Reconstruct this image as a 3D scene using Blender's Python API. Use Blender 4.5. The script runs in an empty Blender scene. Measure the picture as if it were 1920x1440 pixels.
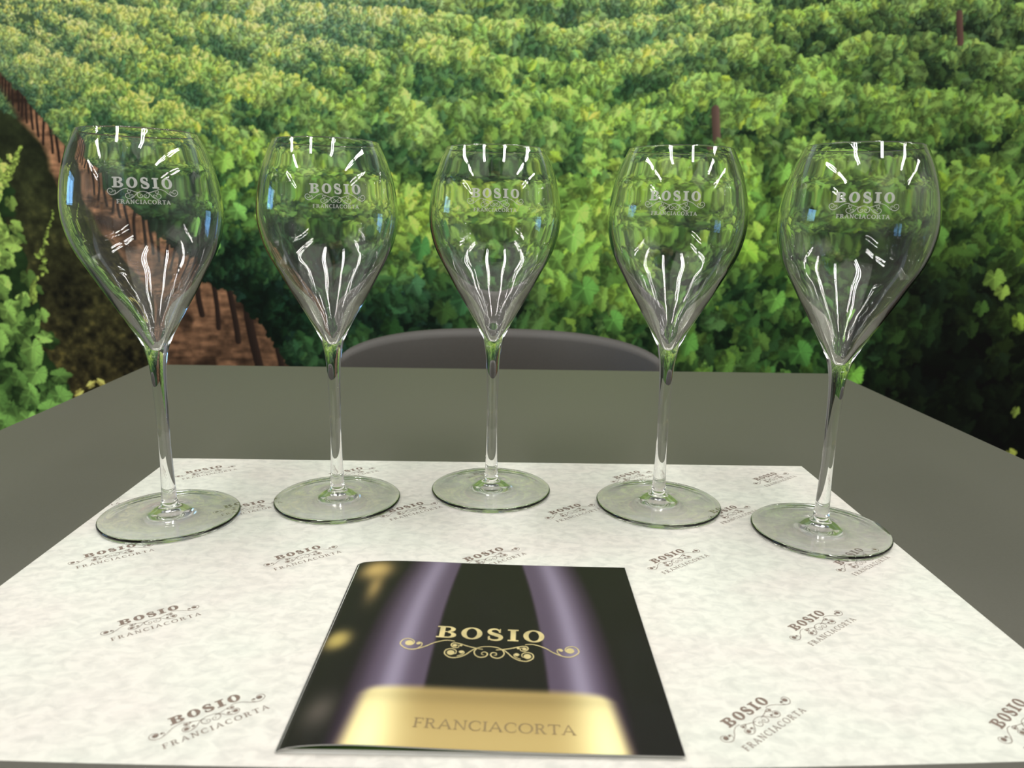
import bpy, math, random
import numpy as np
from mathutils import Vector, Matrix

random.seed(7)
rng = np.random.default_rng(11)
C = bpy.context.scene.collection
S = bpy.context.scene
PI = math.pi

# ------------------------------------------------------------------ camera
TZ = 0.75                         # height of the table top
FPX, PITCH, ROLL, YAW, CH = 1398.57, 0.22149, 0.0205, -0.017308, 0.19337
fw = Vector((math.sin(YAW) * math.cos(PITCH), math.cos(YAW) * math.cos(PITCH), -math.sin(PITCH)))
rt = Vector((math.cos(YAW), -math.sin(YAW), 0))
up = rt.cross(fw)
r2 = rt * math.cos(ROLL) + up * math.sin(ROLL)
u2 = -rt * math.sin(ROLL) + up * math.cos(ROLL)
CAM = Vector((0, 0, TZ + CH))
cam = bpy.data.cameras.new('camera')
co = bpy.data.objects.new('camera', cam)
C.objects.link(co)
m = Matrix((r2, u2, -fw)).transposed().to_4x4()
m.translation = CAM
co.matrix_world = m
cam.sensor_width = 36
cam.lens = FPX / 1920 * 36
cam.clip_start = 0.01
cam.dof.use_dof = True
cam.dof.focus_distance = 0.49
cam.dof.aperture_fstop = 13
S.camera = co

# ------------------------------------------------------------------ render look, world
S.view_settings.view_transform = 'Standard'
S.view_settings.look = 'None'
S.view_settings.gamma = 1
S.view_settings.use_curve_mapping = False
S.view_settings.exposure = 0.0
S.render.engine = 'CYCLES'
cy = S.cycles
cy.max_bounces = 20
cy.transmission_bounces = 20
cy.glossy_bounces = 8
cy.diffuse_bounces = 4
cy.transparent_max_bounces = 16
cy.sample_clamp_indirect = 0
cy.blur_glossy = 0.6
cy.use_denoising = True

w = bpy.data.worlds.new('daylight')
S.world = w
w.use_nodes = True
bg = w.node_tree.nodes['Background']
bg.inputs[0].default_value = (0.25, 0.55, 1.0, 1)
bg.inputs[1].default_value = 6.0

LIGHT_W = 7.8                    # watts of one fluorescent tube
CEIL = 2.95
FIX = [(-.78, .72), (-.78, -.62), (.62, .72), (.62, -.62), (2.15, .5), (2.15, -.9), (-2.2, .1), (-2.2, -1.3), (-3.7, -2.0), (-3.7, -3.4), (3.6, -.2), (3.6, -1.6)]

# ------------------------------------------------------------------ helpers
def tag(o, label=None, cat=None, group=None, kind=None):
    if label: o['label'] = label
    if cat: o['category'] = cat
    if group: o['group'] = group
    if kind: o['kind'] = kind
    return o

def empty(name, loc=(0, 0, 0), rz=0):
    o = bpy.data.objects.new(name, None)
    o.empty_display_size = 0.05
    C.objects.link(o)
    o.location = loc
    o.rotation_euler = (0, 0, rz)
    return o

def link_mesh(name, me, mat, parent=None, smooth=False):
    o = bpy.data.objects.new(name, me)
    C.objects.link(o)
    if mat: me.materials.append(mat)
    if smooth: me.polygons.foreach_set('use_smooth', [True] * len(me.polygons))
    if parent: o.parent = parent
    return o

def mesh(name, v, f, mat, parent=None, smooth=False):
    me = bpy.data.meshes.new(name)
    me.from_pydata([tuple(p) for p in v], [], f)
    me.update()
    return link_mesh(name, me, mat, parent, smooth)

def box_vf(x0, x1, y0, y1, z0, z1):
    v = [(x0, y0, z0), (x1, y0, z0), (x1, y1, z0), (x0, y1, z0), (x0, y0, z1), (x1, y0, z1), (x1, y1, z1), (x0, y1, z1)]
    f = [(3, 2, 1, 0), (4, 5, 6, 7), (0, 1, 5, 4), (1, 2, 6, 5), (2, 3, 7, 6), (3, 0, 4, 7)]
    return v, f

def box(name, x0, x1, y0, y1, z0, z1, mat, parent=None, bevel=0):
    o = mesh(name, *box_vf(x0, x1, y0, y1, z0, z1), mat, parent)
    if bevel:
        b = o.modifiers.new('bevel', 'BEVEL'); b.width = bevel; b.segments = 3
        o.data.polygons.foreach_set('use_smooth', [True] * 6)
        b.harden_normals = True
    return o

def tube_vf(p0, p1, r0, r1, n=20):
    p0, p1 = Vector(p0), Vector(p1)
    d = (p1 - p0).normalized()
    a = d.orthogonal().normalized(); b = d.cross(a)
    v, f = [], []
    for p, r in ((p0, r0), (p1, r1)):
        for k in range(n):
            t = 2 * PI * k / n
            v.append(p + a * (r * math.cos(t)) + b * (r * math.sin(t)))
    for k in range(n):
        f.append((k, (k + 1) % n, n + (k + 1) % n, n + k))
    f.append(tuple(range(n))[::-1]); f.append(tuple(range(n, 2 * n)))
    return v, f

def nmat(name):
    mt = bpy.data.materials.new(name); mt.use_nodes = True
    nt = mt.node_tree
    return mt, nt, nt.nodes['Principled BSDF']

def plain(name, col, rough=0.5, metal=0, spec=0.5, noise=0.0, nscale=40, bump=0.0, bscale=300):
    mt, nt, b = nmat(name)
    b.inputs['Base Color'].default_value = (*col, 1)
    b.inputs['Roughness'].default_value = rough
    b.inputs['Metallic'].default_value = metal
    b.inputs['Specular IOR Level'].default_value = spec
    tc = nt.nodes.new('ShaderNodeTexCoord')
    if noise:
        n = nt.nodes.new('ShaderNodeTexNoise'); n.inputs['Scale'].default_value = nscale
        n.inputs['Detail'].default_value = 4
        r = nt.nodes.new('ShaderNodeValToRGB')
        r.color_ramp.elements[0].position = .3; r.color_ramp.elements[1].position = .7
        r.color_ramp.elements[0].color = (*[c * (1 - noise) for c in col], 1)
        r.color_ramp.elements[1].color = (*[min(1, c * (1 + noise)) for c in col], 1)
        nt.links.new(tc.outputs['Object'], n.inputs['Vector'])
        nt.links.new(n.outputs['Fac'], r.inputs['Fac'])
        nt.links.new(r.outputs['Color'], b.inputs['Base Color'])
    if bump:
        n = nt.nodes.new('ShaderNodeTexNoise'); n.inputs['Scale'].default_value = bscale
        bp = nt.nodes.new('ShaderNodeBump'); bp.inputs['Strength'].default_value = bump
        bp.inputs['Distance'].default_value = 0.001
        nt.links.new(tc.outputs['Object'], n.inputs['Vector'])
        nt.links.new(n.outputs['Fac'], bp.inputs['Height'])
        nt.links.new(bp.outputs['Normal'], b.inputs['Normal'])
    return mt

def srgb(r, g=None, b=None):
    a = np.array([r, g, b], float) / 255 if g is not None else np.asarray(r, float) / 255
    return np.where(a <= .04045, a / 12.92, ((a + .055) / 1.055) ** 2.4)

# ------------------------------------------------------------------ materials
M_WALL = plain('wall_paint', (.32, .31, .29), .8, noise=.04, nscale=3)
M_SIDE = plain('side_wall_paint', (.50, .50, .48), .8, noise=.05, nscale=3)
M_CEIL = plain('ceiling_paint', (.45, .45, .44), .9, noise=.03, nscale=2)
M_FLOOR = plain('floor_stone', (.12, .115, .11), .5, noise=.15, nscale=6)
M_TABLE = plain('grey_laminate', (.105, .100, .084), .42, spec=.55, noise=.05, nscale=500, bump=.12, bscale=2500)
M_METAL = plain('black_metal', (.03, .03, .03), .4, spec=.5, noise=.05)
M_CHAIR = plain('black_plastic', (.066, .061, .054), .47, spec=.55, noise=.05, nscale=300, bump=.1, bscale=1500)
M_FRAME = plain('window_frame_paint', (.05, .05, .05), .5, noise=.05)
M_FIX = plain('lamp_housing_paint', (.6, .6, .6), .5, noise=.03)

def glass_mat():
    mt, nt, b = nmat('clear_glass')
    nt.nodes.remove(b)
    g = nt.nodes.new('ShaderNodeBsdfGlass')
    g.inputs['Color'].default_value = (.998, 1, .998, 1)
    g.inputs['Roughness'].default_value = 0
    g.inputs['IOR'].default_value = 1.5
    # gentle blown-glass unevenness of the surface
    tc = nt.nodes.new('ShaderNodeTexCoord')
    mp = nt.nodes.new('ShaderNodeMapping'); mp.inputs['Scale'].default_value = (1, 1, .25)
    n = nt.nodes.new('ShaderNodeTexNoise'); n.inputs['Scale'].default_value = 90; n.inputs['Detail'].default_value = 1
    bp = nt.nodes.new('ShaderNodeBump'); bp.inputs['Strength'].default_value = .12; bp.inputs['Distance'].default_value = .0003
    nt.links.new(tc.outputs['Object'], mp.inputs['Vector'])
    nt.links.new(mp.outputs['Vector'], n.inputs['Vector'])
    nt.links.new(n.outputs['Fac'], bp.inputs['Height'])
    nt.links.new(bp.outputs['Normal'], g.inputs['Normal'])
    nt.links.new(g.outputs[0], nt.nodes['Material Output'].inputs['Surface'])
    return mt
M_GLASS = glass_mat()

def etched_mat():
    mt, nt, b = nmat('etched_frost')
    b.inputs['Base Color'].default_value = (.97, .98, .95, 1)
    b.inputs['Roughness'].default_value = .8
    n = nt.nodes.new('ShaderNodeTexNoise'); n.inputs['Scale'].default_value = 900
    tc = nt.nodes.new('ShaderNodeTexCoord')
    mr = nt.nodes.new('ShaderNodeMapRange')
    mr.inputs['To Min'].default_value = .72; mr.inputs['To Max'].default_value = .9
    nt.links.new(tc.outputs['Object'], n.inputs['Vector'])
    nt.links.new(n.outputs['Fac'], mr.inputs['Value'])
    tr = nt.nodes.new('ShaderNodeBsdfTransparent')
    mx = nt.nodes.new('ShaderNodeMixShader')
    tl = nt.nodes.new('ShaderNodeBsdfTranslucent'); tl.inputs[0].default_value = (.97, .98, .95, 1)
    m2 = nt.nodes.new('ShaderNodeMixShader'); m2.inputs[0].default_value = .35
    nt.links.new(b.outputs[0], m2.inputs[1]); nt.links.new(tl.outputs[0], m2.inputs[2])
    nt.links.new(mr.outputs[0], mx.inputs[0])
    nt.links.new(tr.outputs[0], mx.inputs[1]); nt.links.new(m2.outputs[0], mx.inputs[2])
    nt.links.new(mx.outputs[0], nt.nodes['Material Output'].inputs['Surface'])
    return mt
M_ETCH = etched_mat()

def paper_mat():
    mt, nt, b = nmat('marbled_paper')
    b.inputs['Roughness'].default_value = .42
    b.inputs['Specular IOR Level'].default_value = .35
    tc = nt.nodes.new('ShaderNodeTexCoord')
    mp = nt.nodes.new('ShaderNodeMapping'); mp.inputs['Scale'].default_value = (1.0, 1.5, 1)
    nt.links.new(tc.outputs['Object'], mp.inputs['Vector'])
    n1 = nt.nodes.new('ShaderNodeTexNoise'); n1.inputs['Scale'].default_value = 135; n1.inputs['Detail'].default_value = 5
    n1.inputs['Roughness'].default_value = .55; n1.inputs['Distortion'].default_value = .6
    n2 = nt.nodes.new('ShaderNodeTexNoise'); n2.inputs['Scale'].default_value = 11; n2.inputs['Detail'].default_value = 3
    nt.links.new(mp.outputs[0], n1.inputs['Vector']); nt.links.new(mp.outputs[0], n2.inputs['Vector'])
    r1 = nt.nodes.new('ShaderNodeValToRGB')
    e = r1.color_ramp.elements
    e[0].position = .33; e[0].color = (.64, .635, .605, 1)
    e[1].position = .60; e[1].color = (.775, .765, .725, 1)
    r2_ = nt.nodes.new('ShaderNodeValToRGB')
    e = r2_.color_ramp.elements
    e[0].position = .38; e[0].color = (1.0, .965, .945, 1)
    e[1].position = .62; e[1].color = (.975, 1.0, .955, 1)
    mx = nt.nodes.new('ShaderNodeMix'); mx.data_type = 'RGBA'; mx.blend_type = 'MULTIPLY'; mx.inputs[0].default_value = 1
    nt.links.new(n1.outputs['Fac'], r1.inputs[0]); nt.links.new(n2.outputs['Fac'], r2_.inputs[0])
    nt.links.new(r1.outputs[0], mx.inputs[6]); nt.links.new(r2_.outputs[0], mx.inputs[7])
    nt.links.new(mx.outputs[2], b.inputs['Base Color'])
    return mt
M_PAPER = paper_mat()
M_INK = plain('brown_ink', (.21, .155, .125), .6, noise=.12, nscale=400)
M_PAGE = plain('page_paper', (.75, .75, .72), .6, noise=.04, nscale=40)
M_PAGEGREEN = plain('green_printed_page', (.10, .22, .05), .5, noise=.4, nscale=60)
M_FOIL = plain('gold_foil', (.80, .66, .34), .36, metal=.45, noise=.2, nscale=120)
M_GREYINK = plain('dark_gold_ink', (.26, .19, .09), .5, noise=.15, nscale=200)

def vcol_mat(name, rough, spec, coat=0):
    mt, nt, b = nmat(name)
    a = nt.nodes.new('ShaderNodeVertexColor'); a.layer_name = 'print'
    nt.links.new(a.outputs['Color'], b.inputs['Base Color'])
    b.inputs['Roughness'].default_value = rough
    b.inputs['Specular IOR Level'].default_value = spec
    if coat:
        b.inputs['Coat Weight'].default_value = coat; b.inputs['Coat Roughness'].default_value = .12
    return mt
M_MURAL = vcol_mat('mural_print', .75, .15)
M_COVER = vcol_mat('glossy_cover_print', .38, .22, .06)

def set_print(me, lin):
    a = me.color_attributes.new('print', 'FLOAT_COLOR', 'POINT')
    buf = np.ones((len(lin), 4), np.float32); buf[:, :3] = lin
    a.data.foreach_set('color', buf.ravel())

# ------------------------------------------------------------------ room shell
RX0, RX1, RY0, RY1 = -4.6, 4.2, -5.2, 1.93
def struct(o):
    o['kind'] = 'structure'; return o
struct(box('floor', RX0 - .15, RX1 + .15, RY0 - .15, RY1 + .15, -.1, 0, M_FLOOR))
struct(box('ceiling', RX0 - .15, RX1 + .15, RY0 - .15, RY1 + .15, CEIL, CEIL + .1, M_CEIL))
struct(box('wall_back', RX0 - .15, RX1 + .15, RY1, RY1 + .15, 0, CEIL, M_WALL))
struct(box('wall_front', RX0 - .15, RX1 + .15, RY0 - .15, RY0, 0, CEIL, M_WALL))
struct(box('wall_right', RX1, RX1 + .15, RY0, RY1, 0, CEIL, M_SIDE))
wy0, wy1, wz0, wz1 = -.15, 1.05, 1.0, 2.0
V, F = [], []
for bx in ((RX0 - .15, RX0, RY0, wy0, 0, CEIL), (RX0 - .15, RX0, wy1, RY1, 0, CEIL), (RX0 - .15, RX0, wy0, wy1, 0, wz0), (RX0 - .15, RX0, wy0, wy1, wz1, CEIL)):
    v, f = box_vf(*bx); n = len(V); V += v; F += [tuple(i + n for i in q) for q in f]
struct(mesh('wall_left', V, F, M_SIDE))
V, F = [], []
for bx in ((wy0, wy0 + .05, wz0, wz1), (wy1 - .05, wy1, wz0, wz1), (wy0 + .05, wy1 - .05, wz0, wz0 + .05), (wy0 + .05, wy1 - .05, wz1 - .05, wz1), ((wy0 + wy1) / 2 - .03, (wy0 + wy1) / 2 + .03, wz0 + .05, wz1 - .05)):
    v, f = box_vf(RX0 - .12, RX0 - .06, *bx); n = len(V); V += v; F += [tuple(i + n for i in q) for q in f]
struct(mesh('window_1', V, F, M_FRAME))
struct(box('baseboard_back', RX0, RX1, RY1 - .012, RY1, 0, .08, M_FRAME))

def fixture(x, y):
    t = empty('ceiling_light', (x, y, CEIL))
    tag(t, 'twin tube fluorescent ceiling light reflected as white dashes in the glasses', 'ceiling light', 'fluorescent ceiling lights')
    box('housing', -.075, .075, -.6, .6, -.04, 0, M_FIX, t)
    for s in (-1, 1):
        l = bpy.data.lights.new('tube_light', 'AREA')
        l.shape = 'RECTANGLE'; l.size = .032; l.size_y = 1.14
        l.energy = LIGHT_W; l.color = (1.0, .975, .925)
        lo = bpy.data.objects.new('tube_light', l); C.objects.link(lo)
        lo.parent = t; lo.location = (s * .05, 0, -.055)
for x, y in FIX: fixture(x, y)

# ------------------------------------------------------------------ the vineyard mural (a printed wall picture)
MY = RY1 - .02                    # front face of the mural panel
def to_wall(x, y):
    """photo pixel -> (X, Z) on the mural plane, to lay the printed picture out"""
    x = np.asarray(x, float); y = np.asarray(y, float)
    dx = (x - 960) / FPX; dy = -(y - 720) / FPX
    D = [r2[i] * dx + u2[i] * dy + fw[i] for i in range(3)]
    t = (MY - CAM[1]) / D[1]
    return CAM[0] + D[0] * t, CAM[2] + D[2] * t
def to_px(X, Z):
    d = [X - CAM[0], MY - CAM[1] + 0 * X, Z - CAM[2]]
    a = sum(d[i] * r2[i] for i in range(3)); b = sum(d[i] * u2[i] for i in range(3)); c = sum(d[i] * fw[i] for i in range(3))
    return 960 + FPX * a / c, 720 - FPX * b / c

RES = .0017
X0, X1, Z0, Z1 = -2.0, 2.0, .10, 2.2
NX, NZ = int((X1 - X0) / RES) + 1, int((Z1 - Z0) / RES) + 1
PXS = 1 / (MY / math.cos(PITCH) / FPX) * RES   # photo px per raster cell (about 1.2)
gx, gz = np.meshgrid(X0 + np.arange(NX) * RES, Z0 + np.arange(NZ) * RES)
PX, PY = to_px(gx, gz)
PX = PX.astype(np.float32); PY = PY.astype(np.float32)

def fbm(shape, cells, octs=4, sx=1.0, sy=1.0, pers=.55):
    out = np.zeros(shape, np.float32); amp = 1; tot = 0
    h, w_ = shape
    for o in range(octs):
        ny, nx = int(h / cells * sy) + 3, int(w_ / cells * sx) + 3
        g = rng.random((ny, nx)).astype(np.float32)
        yy = np.linspace(0, ny - 2.001, h); xx = np.linspace(0, nx - 2.001, w_)
        yi = yy.astype(int); xi = xx.astype(int)
        fy = (yy - yi)[:, None]; fx = (xx - xi)[None]
        fy = fy * fy * (3 - 2 * fy); fx = fx * fx * (3 - 2 * fx)
        a = g[np.ix_(yi, xi)]; b = g[np.ix_(yi, xi + 1)]; c = g[np.ix_(yi + 1, xi)]; d = g[np.ix_(yi + 1, xi + 1)]
        out += amp * ((a * (1 - fx) + b * fx) * (1 - fy) + (c * (1 - fx) + d * fx) * fy)
        tot += amp; amp *= pers; cells = max(cells / 2, 1.2)
    return out / tot

# colours of sunlit and deep leaves over the picture: x, y, bright, dark (print colours, 0-255)
CTRL = [(-300, 0, (160, 185, 95), (90, 115, 70)), (100, 50, (186, 206, 108), (74, 100, 66)), (600, 20, (182, 206, 116), (84, 112, 76)), (1200, 20, (166, 198, 100), (66, 92, 58)),
        (1800, 40, (112, 146, 72), (24, 38, 22)), (2400, 100, (110, 145, 70), (30, 46, 27)), (300, 200, (172, 204, 90), (58, 90, 54)), (700, 200, (146, 186, 86), (42, 74, 42)),
        (1100, 230, (142, 186, 80), (42, 74, 38)), (1500, 240, (120, 160, 70), (24, 44, 22)), (1850, 250, (106, 144, 60), (20, 36, 18)),
        (450, 380, (134, 184, 70), (28, 56, 32)), (780, 430, (152, 192, 70), (20, 46, 26)), (1080, 430, (146, 194, 72), (18, 42, 20)),
        (1420, 420, (124, 170, 64), (12, 28, 13)), (1850, 420, (88, 126, 46), (16, 32, 15)), (430, 500, (60, 104, 54), (12, 30, 17)), (520, 580, (42, 84, 46), (8, 24, 13)),
        (740, 570, (54, 98, 56), (8, 24, 14)), (900, 560, (80, 128, 62), (10, 26, 14)), (1150, 540, (138, 184, 68), (16, 40, 18)), (1400, 560, (114, 166, 64), (12, 32, 15)),
        (1560, 640, (82, 138, 52), (8, 18, 9)), (1760, 560, (30, 52, 24), (4, 8, 4)), (1780, 700, (20, 36, 17), (2, 4, 2)), (1860, 800, (16, 26, 12), (2, 4, 2)), (1915, 620, (48, 72, 26), (3, 6, 3)), (2500, 700, (50, 76, 28), (4, 8, 4))]
cxy = np.array([(c[0], c[1]) for c in CTRL], float)
cbr = np.array([c[2] for c in CTRL], float); cdk = np.array([c[3] for c in CTRL], float)
def ctrl(x, y):
    d2 = ((np.stack([x, y], -1)[:, None, :] - cxy[None]) * np.array([1, 1.5]))
    w_ = 1 / ((d2 ** 2).sum(-1) + 900) ** 1.6
    w_ /= w_.sum(1, keepdims=True)
    return w_ @ cbr, w_ @ cdk
# leaf radius in photo px
SC = [(-200, 0, 5), (0, 60, 6), (300, 150, 9), (500, 260, 15), (500, 450, 22), (700, 300, 19), (600, 60, 7), (1200, 0, 8.5), (1200, 120, 13), (1100, 250, 19), (1100, 450, 31), (900, 600, 34),
      (1700, 0, 11), (1700, 200, 17), (1700, 400, 25), (1500, 600, 36), (1850, 700, 34), (480, 620, 26), (760, 560, 30), (2500, 300, 30), (600, -200, 4), (1500, -200, 5), (1000, 900, 40)]
sxy = np.array([(c[0], c[1]) for c in SC], float); sv = np.array([c[2] for c in SC], float) * .80
def lsize(x, y):
    d2 = ((np.stack([x, y], -1)[:, None, :] - sxy[None]) ** 2).sum(-1)
    w_ = 1 / (d2 + 400) ** 1.5
    return (w_ @ sv) / w_.sum(1)

# leaf templates: five-lobed vine leaves, with veins and one side catching more light
TN = 96
ty, tx = np.mgrid[0:TN, 0:TN]
tu = (tx - TN / 2) / (TN / 2) * 1.05; tv = (ty - TN / 2) / (TN / 2) * 1.05
TEMPL = []
for k in range(10):
    th = np.arctan2(tv, tu); rr = np.hypot(tu, tv)
    j = rng.normal(0, .05, 5)
    lob = np.zeros_like(th)
    for q, (a0, ln, wd) in enumerate(((0, .98, .42), (1.15, .86, .42), (-1.15, .86, .42), (2.25, .70, .40), (-2.25, .70, .40))):
        dd = np.abs((th - a0 + PI) % (2 * PI) - PI)
        lob = np.maximum(lob, (ln + j[q]) * (1 - .20 * (dd / wd) ** 1.8))
    lob = np.maximum(lob, .70)
    notch = np.abs((th - PI + PI) % (2 * PI) - PI)
    lob = lob * (1 - .75 * np.exp(-(notch / .22) ** 2))
    lob = lob * (1 + .035 * np.sin(th * 23 + k))
    al = np.clip((lob - rr) * 14, 0, 1)
    sh = np.ones_like(th)
    for a0 in (0, 1.15, -1.15, 2.25, -2.25):
        dd = (th - a0 + PI) % (2 * PI) - PI
        sh += .16 * np.exp(-(dd * rr / .035) ** 2) * (rr < .9)
        sh += .10 * np.sin(np.clip(dd, -.5, .5) * PI)
    sh += .16 * np.sign(tv) * np.minimum(np.abs(tv) * 3, 1) - .18 * np.clip(rr - .55, 0, 1)
    TEMPL.append((al.astype(np.float32), sh.astype(np.float32)))

def paint(base):
    img = base
    def stamp(px, py, size, rot, sq, col, tm, amt=1.0):
        X, Z = to_wall(px, py)
        cx = (float(X) - X0) / RES; cyy = (float(Z) - Z0) / RES
        R = size / PXS
        x0, x1 = int(cx - R) - 1, int(cx + R) + 2; y0, y1 = int(cyy - R) - 1, int(cyy + R) + 2
        if x1 < 2 or y1 < 2 or x0 > NX - 2 or y0 > NZ - 2: return
        x0 = max(x0, 0); y0 = max(y0, 0); x1 = min(x1, NX); y1 = min(y1, NZ)
        yy, xx = np.mgrid[y0:y1, x0:x1]
        dx = (xx - cx) / R; dy = (yy - cyy) / R
        c, s = math.cos(rot), math.sin(rot)
        a = (c * dx + s * dy); b = (-s * dx + c * dy) / sq
        ia = (a / 1.05 * TN / 2 + TN / 2); ib = (b / 1.05 * TN / 2 + TN / 2)
        ok = (ia >= 0) & (ia < TN) & (ib >= 0) & (ib < TN)
        ia = np.clip(ia, 0, TN - 1).astype(int); ib = np.clip(ib, 0, TN - 1).astype(int)
        al = TEMPL[tm][0][ib, ia] * ok * amt; sh = TEMPL[tm][1][ib, ia]
        tgt = img[y0:y1, x0:x1]
        tgt += al[..., None] * (np.clip(col[None, None] * sh[..., None], 0, 255) - tgt)
    return stamp

# base: grass, straw-brown soil strip, sky band far above
img = np.zeros((NZ, NX, 3), np.float32)
n1 = fbm((NZ, NX), 60); n2 = fbm((NZ, NX), 9, 3); n3 = fbm((NZ, NX), 14, 3, sx=.35, sy=1.8)
gtone = np.clip((PY - 250) / 500, 0, 1)
grass = np.array([52, 62, 32.]) * (1 - gtone[..., None]) + np.array([74, 66, 34.]) * gtone[..., None]
img[:] = grass * (.35 + .9 * n1[..., None] + .9 * (n2[..., None] - .5) * (.5 + gtone[..., None]))
warm = np.clip((n2 - .58) * 6, 0, 1) * np.clip(n1 * 2 - .8, 0, 1)
img += warm[..., None] * np.array([60, 48, 14.]) * gtone[..., None]
soilL = np.interp(PY, [-200, 130, 160, 230, 300, 370, 470, 580, 690, 900], [-500, -30, 2, 40, 82, 110, 165, 240, 300, 420])
soilR = np.interp(PY, [-200, 110, 700, 900], [-420, 0, 1500, 1900])
edge = np.clip((PX - soilL + (n1 - .5) * 40) / 16, 0, 1)[..., None]
soil = np.array([190, 136, 96.]) * (.45 + .75 * n3[..., None] + .5 * (n2[..., None] - .5))
soil = soil * (1 - .25 * np.clip((PY[..., None] - 450) / 200, 0, 1))
shadow_band = np.clip((n1 - .52) * 7, 0, 1)[..., None]
soil = soil * (1 - .45 * shadow_band)
img[:] = img * (1 - edge) + soil * edge
sky = np.clip((-330 - PY) / 60, 0, 1)[..., None]
img[:] = img * (1 - sky) + np.array([205, 220, 232.]) * sky
stamp = paint(img)

clump = fbm((NZ, NX), 46, 3); clump2 = fbm((NZ, NX), 16, 2)
def samp(a, px, py):
    X, Z = to_wall(px, py)
    ix = np.clip(((X - X0) / RES).astype(int), 0, NX - 1); iz = np.clip(((Z - Z0) / RES).astype(int), 0, NZ - 1)
    return a[iz, ix]

def fill_dark(ridge, bottom):
    rx, ry = zip(*ridge); bx_, by_ = zip(*bottom)
    up_ = np.interp(PX, rx, ry); lo_ = np.interp(PX, bx_, by_)
    mk = np.clip((PY - up_ - 8 + (clump2 - .5) * 40) / 6, 0, 1) * np.clip((lo_ - PY + (clump2 - .5) * 40) / 6, 0, 1)
    g = 24
    yy = np.arange(0, NZ, g); xx = np.arange(0, NX, g)
    sub = np.stack([PX[::g, ::g].ravel(), PY[::g, ::g].ravel()], 0)
    _, dk = ctrl(sub[0], sub[1])
    dk = dk.reshape(len(yy), len(xx), 3)
    dk = np.repeat(np.repeat(dk, g, 0), g, 1)[:NZ, :NX]
    mk = mk[..., None]
    img[:] = img * (1 - mk) + mk * dk * (.75 + .5 * clump2[..., None])

def row(ridge, bottom, height, dens=1.0, spread=1.0, xr=(-700, 2650)):
    """one vine row: ridge line of its top, line of its foot, height (px) over which the light falls off"""
    fill_dark(ridge, bottom)
    rx, ry = zip(*ridge); bx_, by_ = zip(*bottom)
    N = int(40000 * dens)
    x = rng.uniform(xr[0], xr[1], N)
    t = rng.random(N) ** .8
    y0_ = np.interp(x, rx, ry); y1_ = np.interp(x, bx_, by_)
    jit = (samp(clump, x, y0_) - .5)
    sz = lsize(x, y0_)
    y0_ = y0_ + jit * 3.0 * sz - sz * .3
    hh = np.maximum(y1_ - y0_, 1)
    y = y0_ + t * hh
    sz = lsize(x, y) * rng.uniform(.5, 1.25, N)
    keep = rng.random(N) < np.clip(36.0 * hh / (sz ** 2) / 26 / dens, 0, 1)
    keep &= (y > -420) & (y < 1000) & (y1_ > y0_ + 4)
    x, y, sz, y0_, hh = [a[keep] for a in (x, y, sz, y0_, hh)]
    v = (y - y0_) / (height(x) if callable(height) else height)
    br, dk = ctrl(x, y)
    c2 = samp(clump2, x, y)
    # shoots gather into mounds: lit on top, open and deep green underneath
    cxs, cys, crs = [], [], []
    for q in range(int(900 * dens)):
        xx = rng.uniform(*xr); a0 = float(np.interp(xx, rx, ry)); a1 = float(np.interp(xx, bx_, by_))
        yy_ = a0 + rng.random() * max(a1 - a0, 1)
        cxs.append(xx); cys.append(yy_)
    cxs = np.array(cxs); cys = np.array(cys); crs = lsize(cxs, cys) * rng.uniform(2.8, 5.4, len(cxs)); crn = rng.normal(0, .16, len(cxs))
    d = np.hypot((x[:, None] - cxs) / crs, (y[:, None] - cys) / crs / 1.15)
    near = d.argmin(1); dn = d[np.arange(len(x)), near]
    dyn = np.clip((y - cys[near]) / crs[near] * .75 + .45, -.1, 1.3)
    tone = 1.16 - .72 * np.clip(v, 0, 1.1) ** .9 - .52 * dyn + crn[near] + (c2 - .5) * 1.0 - .25 * np.clip(dn - .8, 0, 1) + rng.normal(0, .10, len(x))
    tone = np.clip(tone, .02, 1.12)
    thin = rng.random(len(x)) > .55 * np.clip(dyn - .6, 0, 1) + .35 * np.clip(dn - .9, 0, 1)
    order = np.argsort(tone * .8 - v * .2 + rng.normal(0, .20, len(x)))
    for i in order:
        if not thin[i]: continue
        tt = tone[i]
        col = dk[i] + (br[i] - dk[i]) * tt
        col = col * np.array([1 + rng.normal(0, .04) + .03 * (tt - .5), 1.0, 1 + rng.normal(0, .07)])
        if tt > .8 and rng.random() < .10: col = col * np.array([1.1, 1.05, .85])
        if tt < .45: col = col * np.array([.94, 1.0, 1.06])
        if tt < .65 and rng.random() < .07: col = col * .6 + .4 * (br[i] * np.array([.85, .88, 1.35])) * .85
        stamp(x[i], y[i], sz[i], rng.normal(-1.2, 1.0), rng.uniform(.55, 1.0), col, int(rng.integers(10)))

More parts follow.
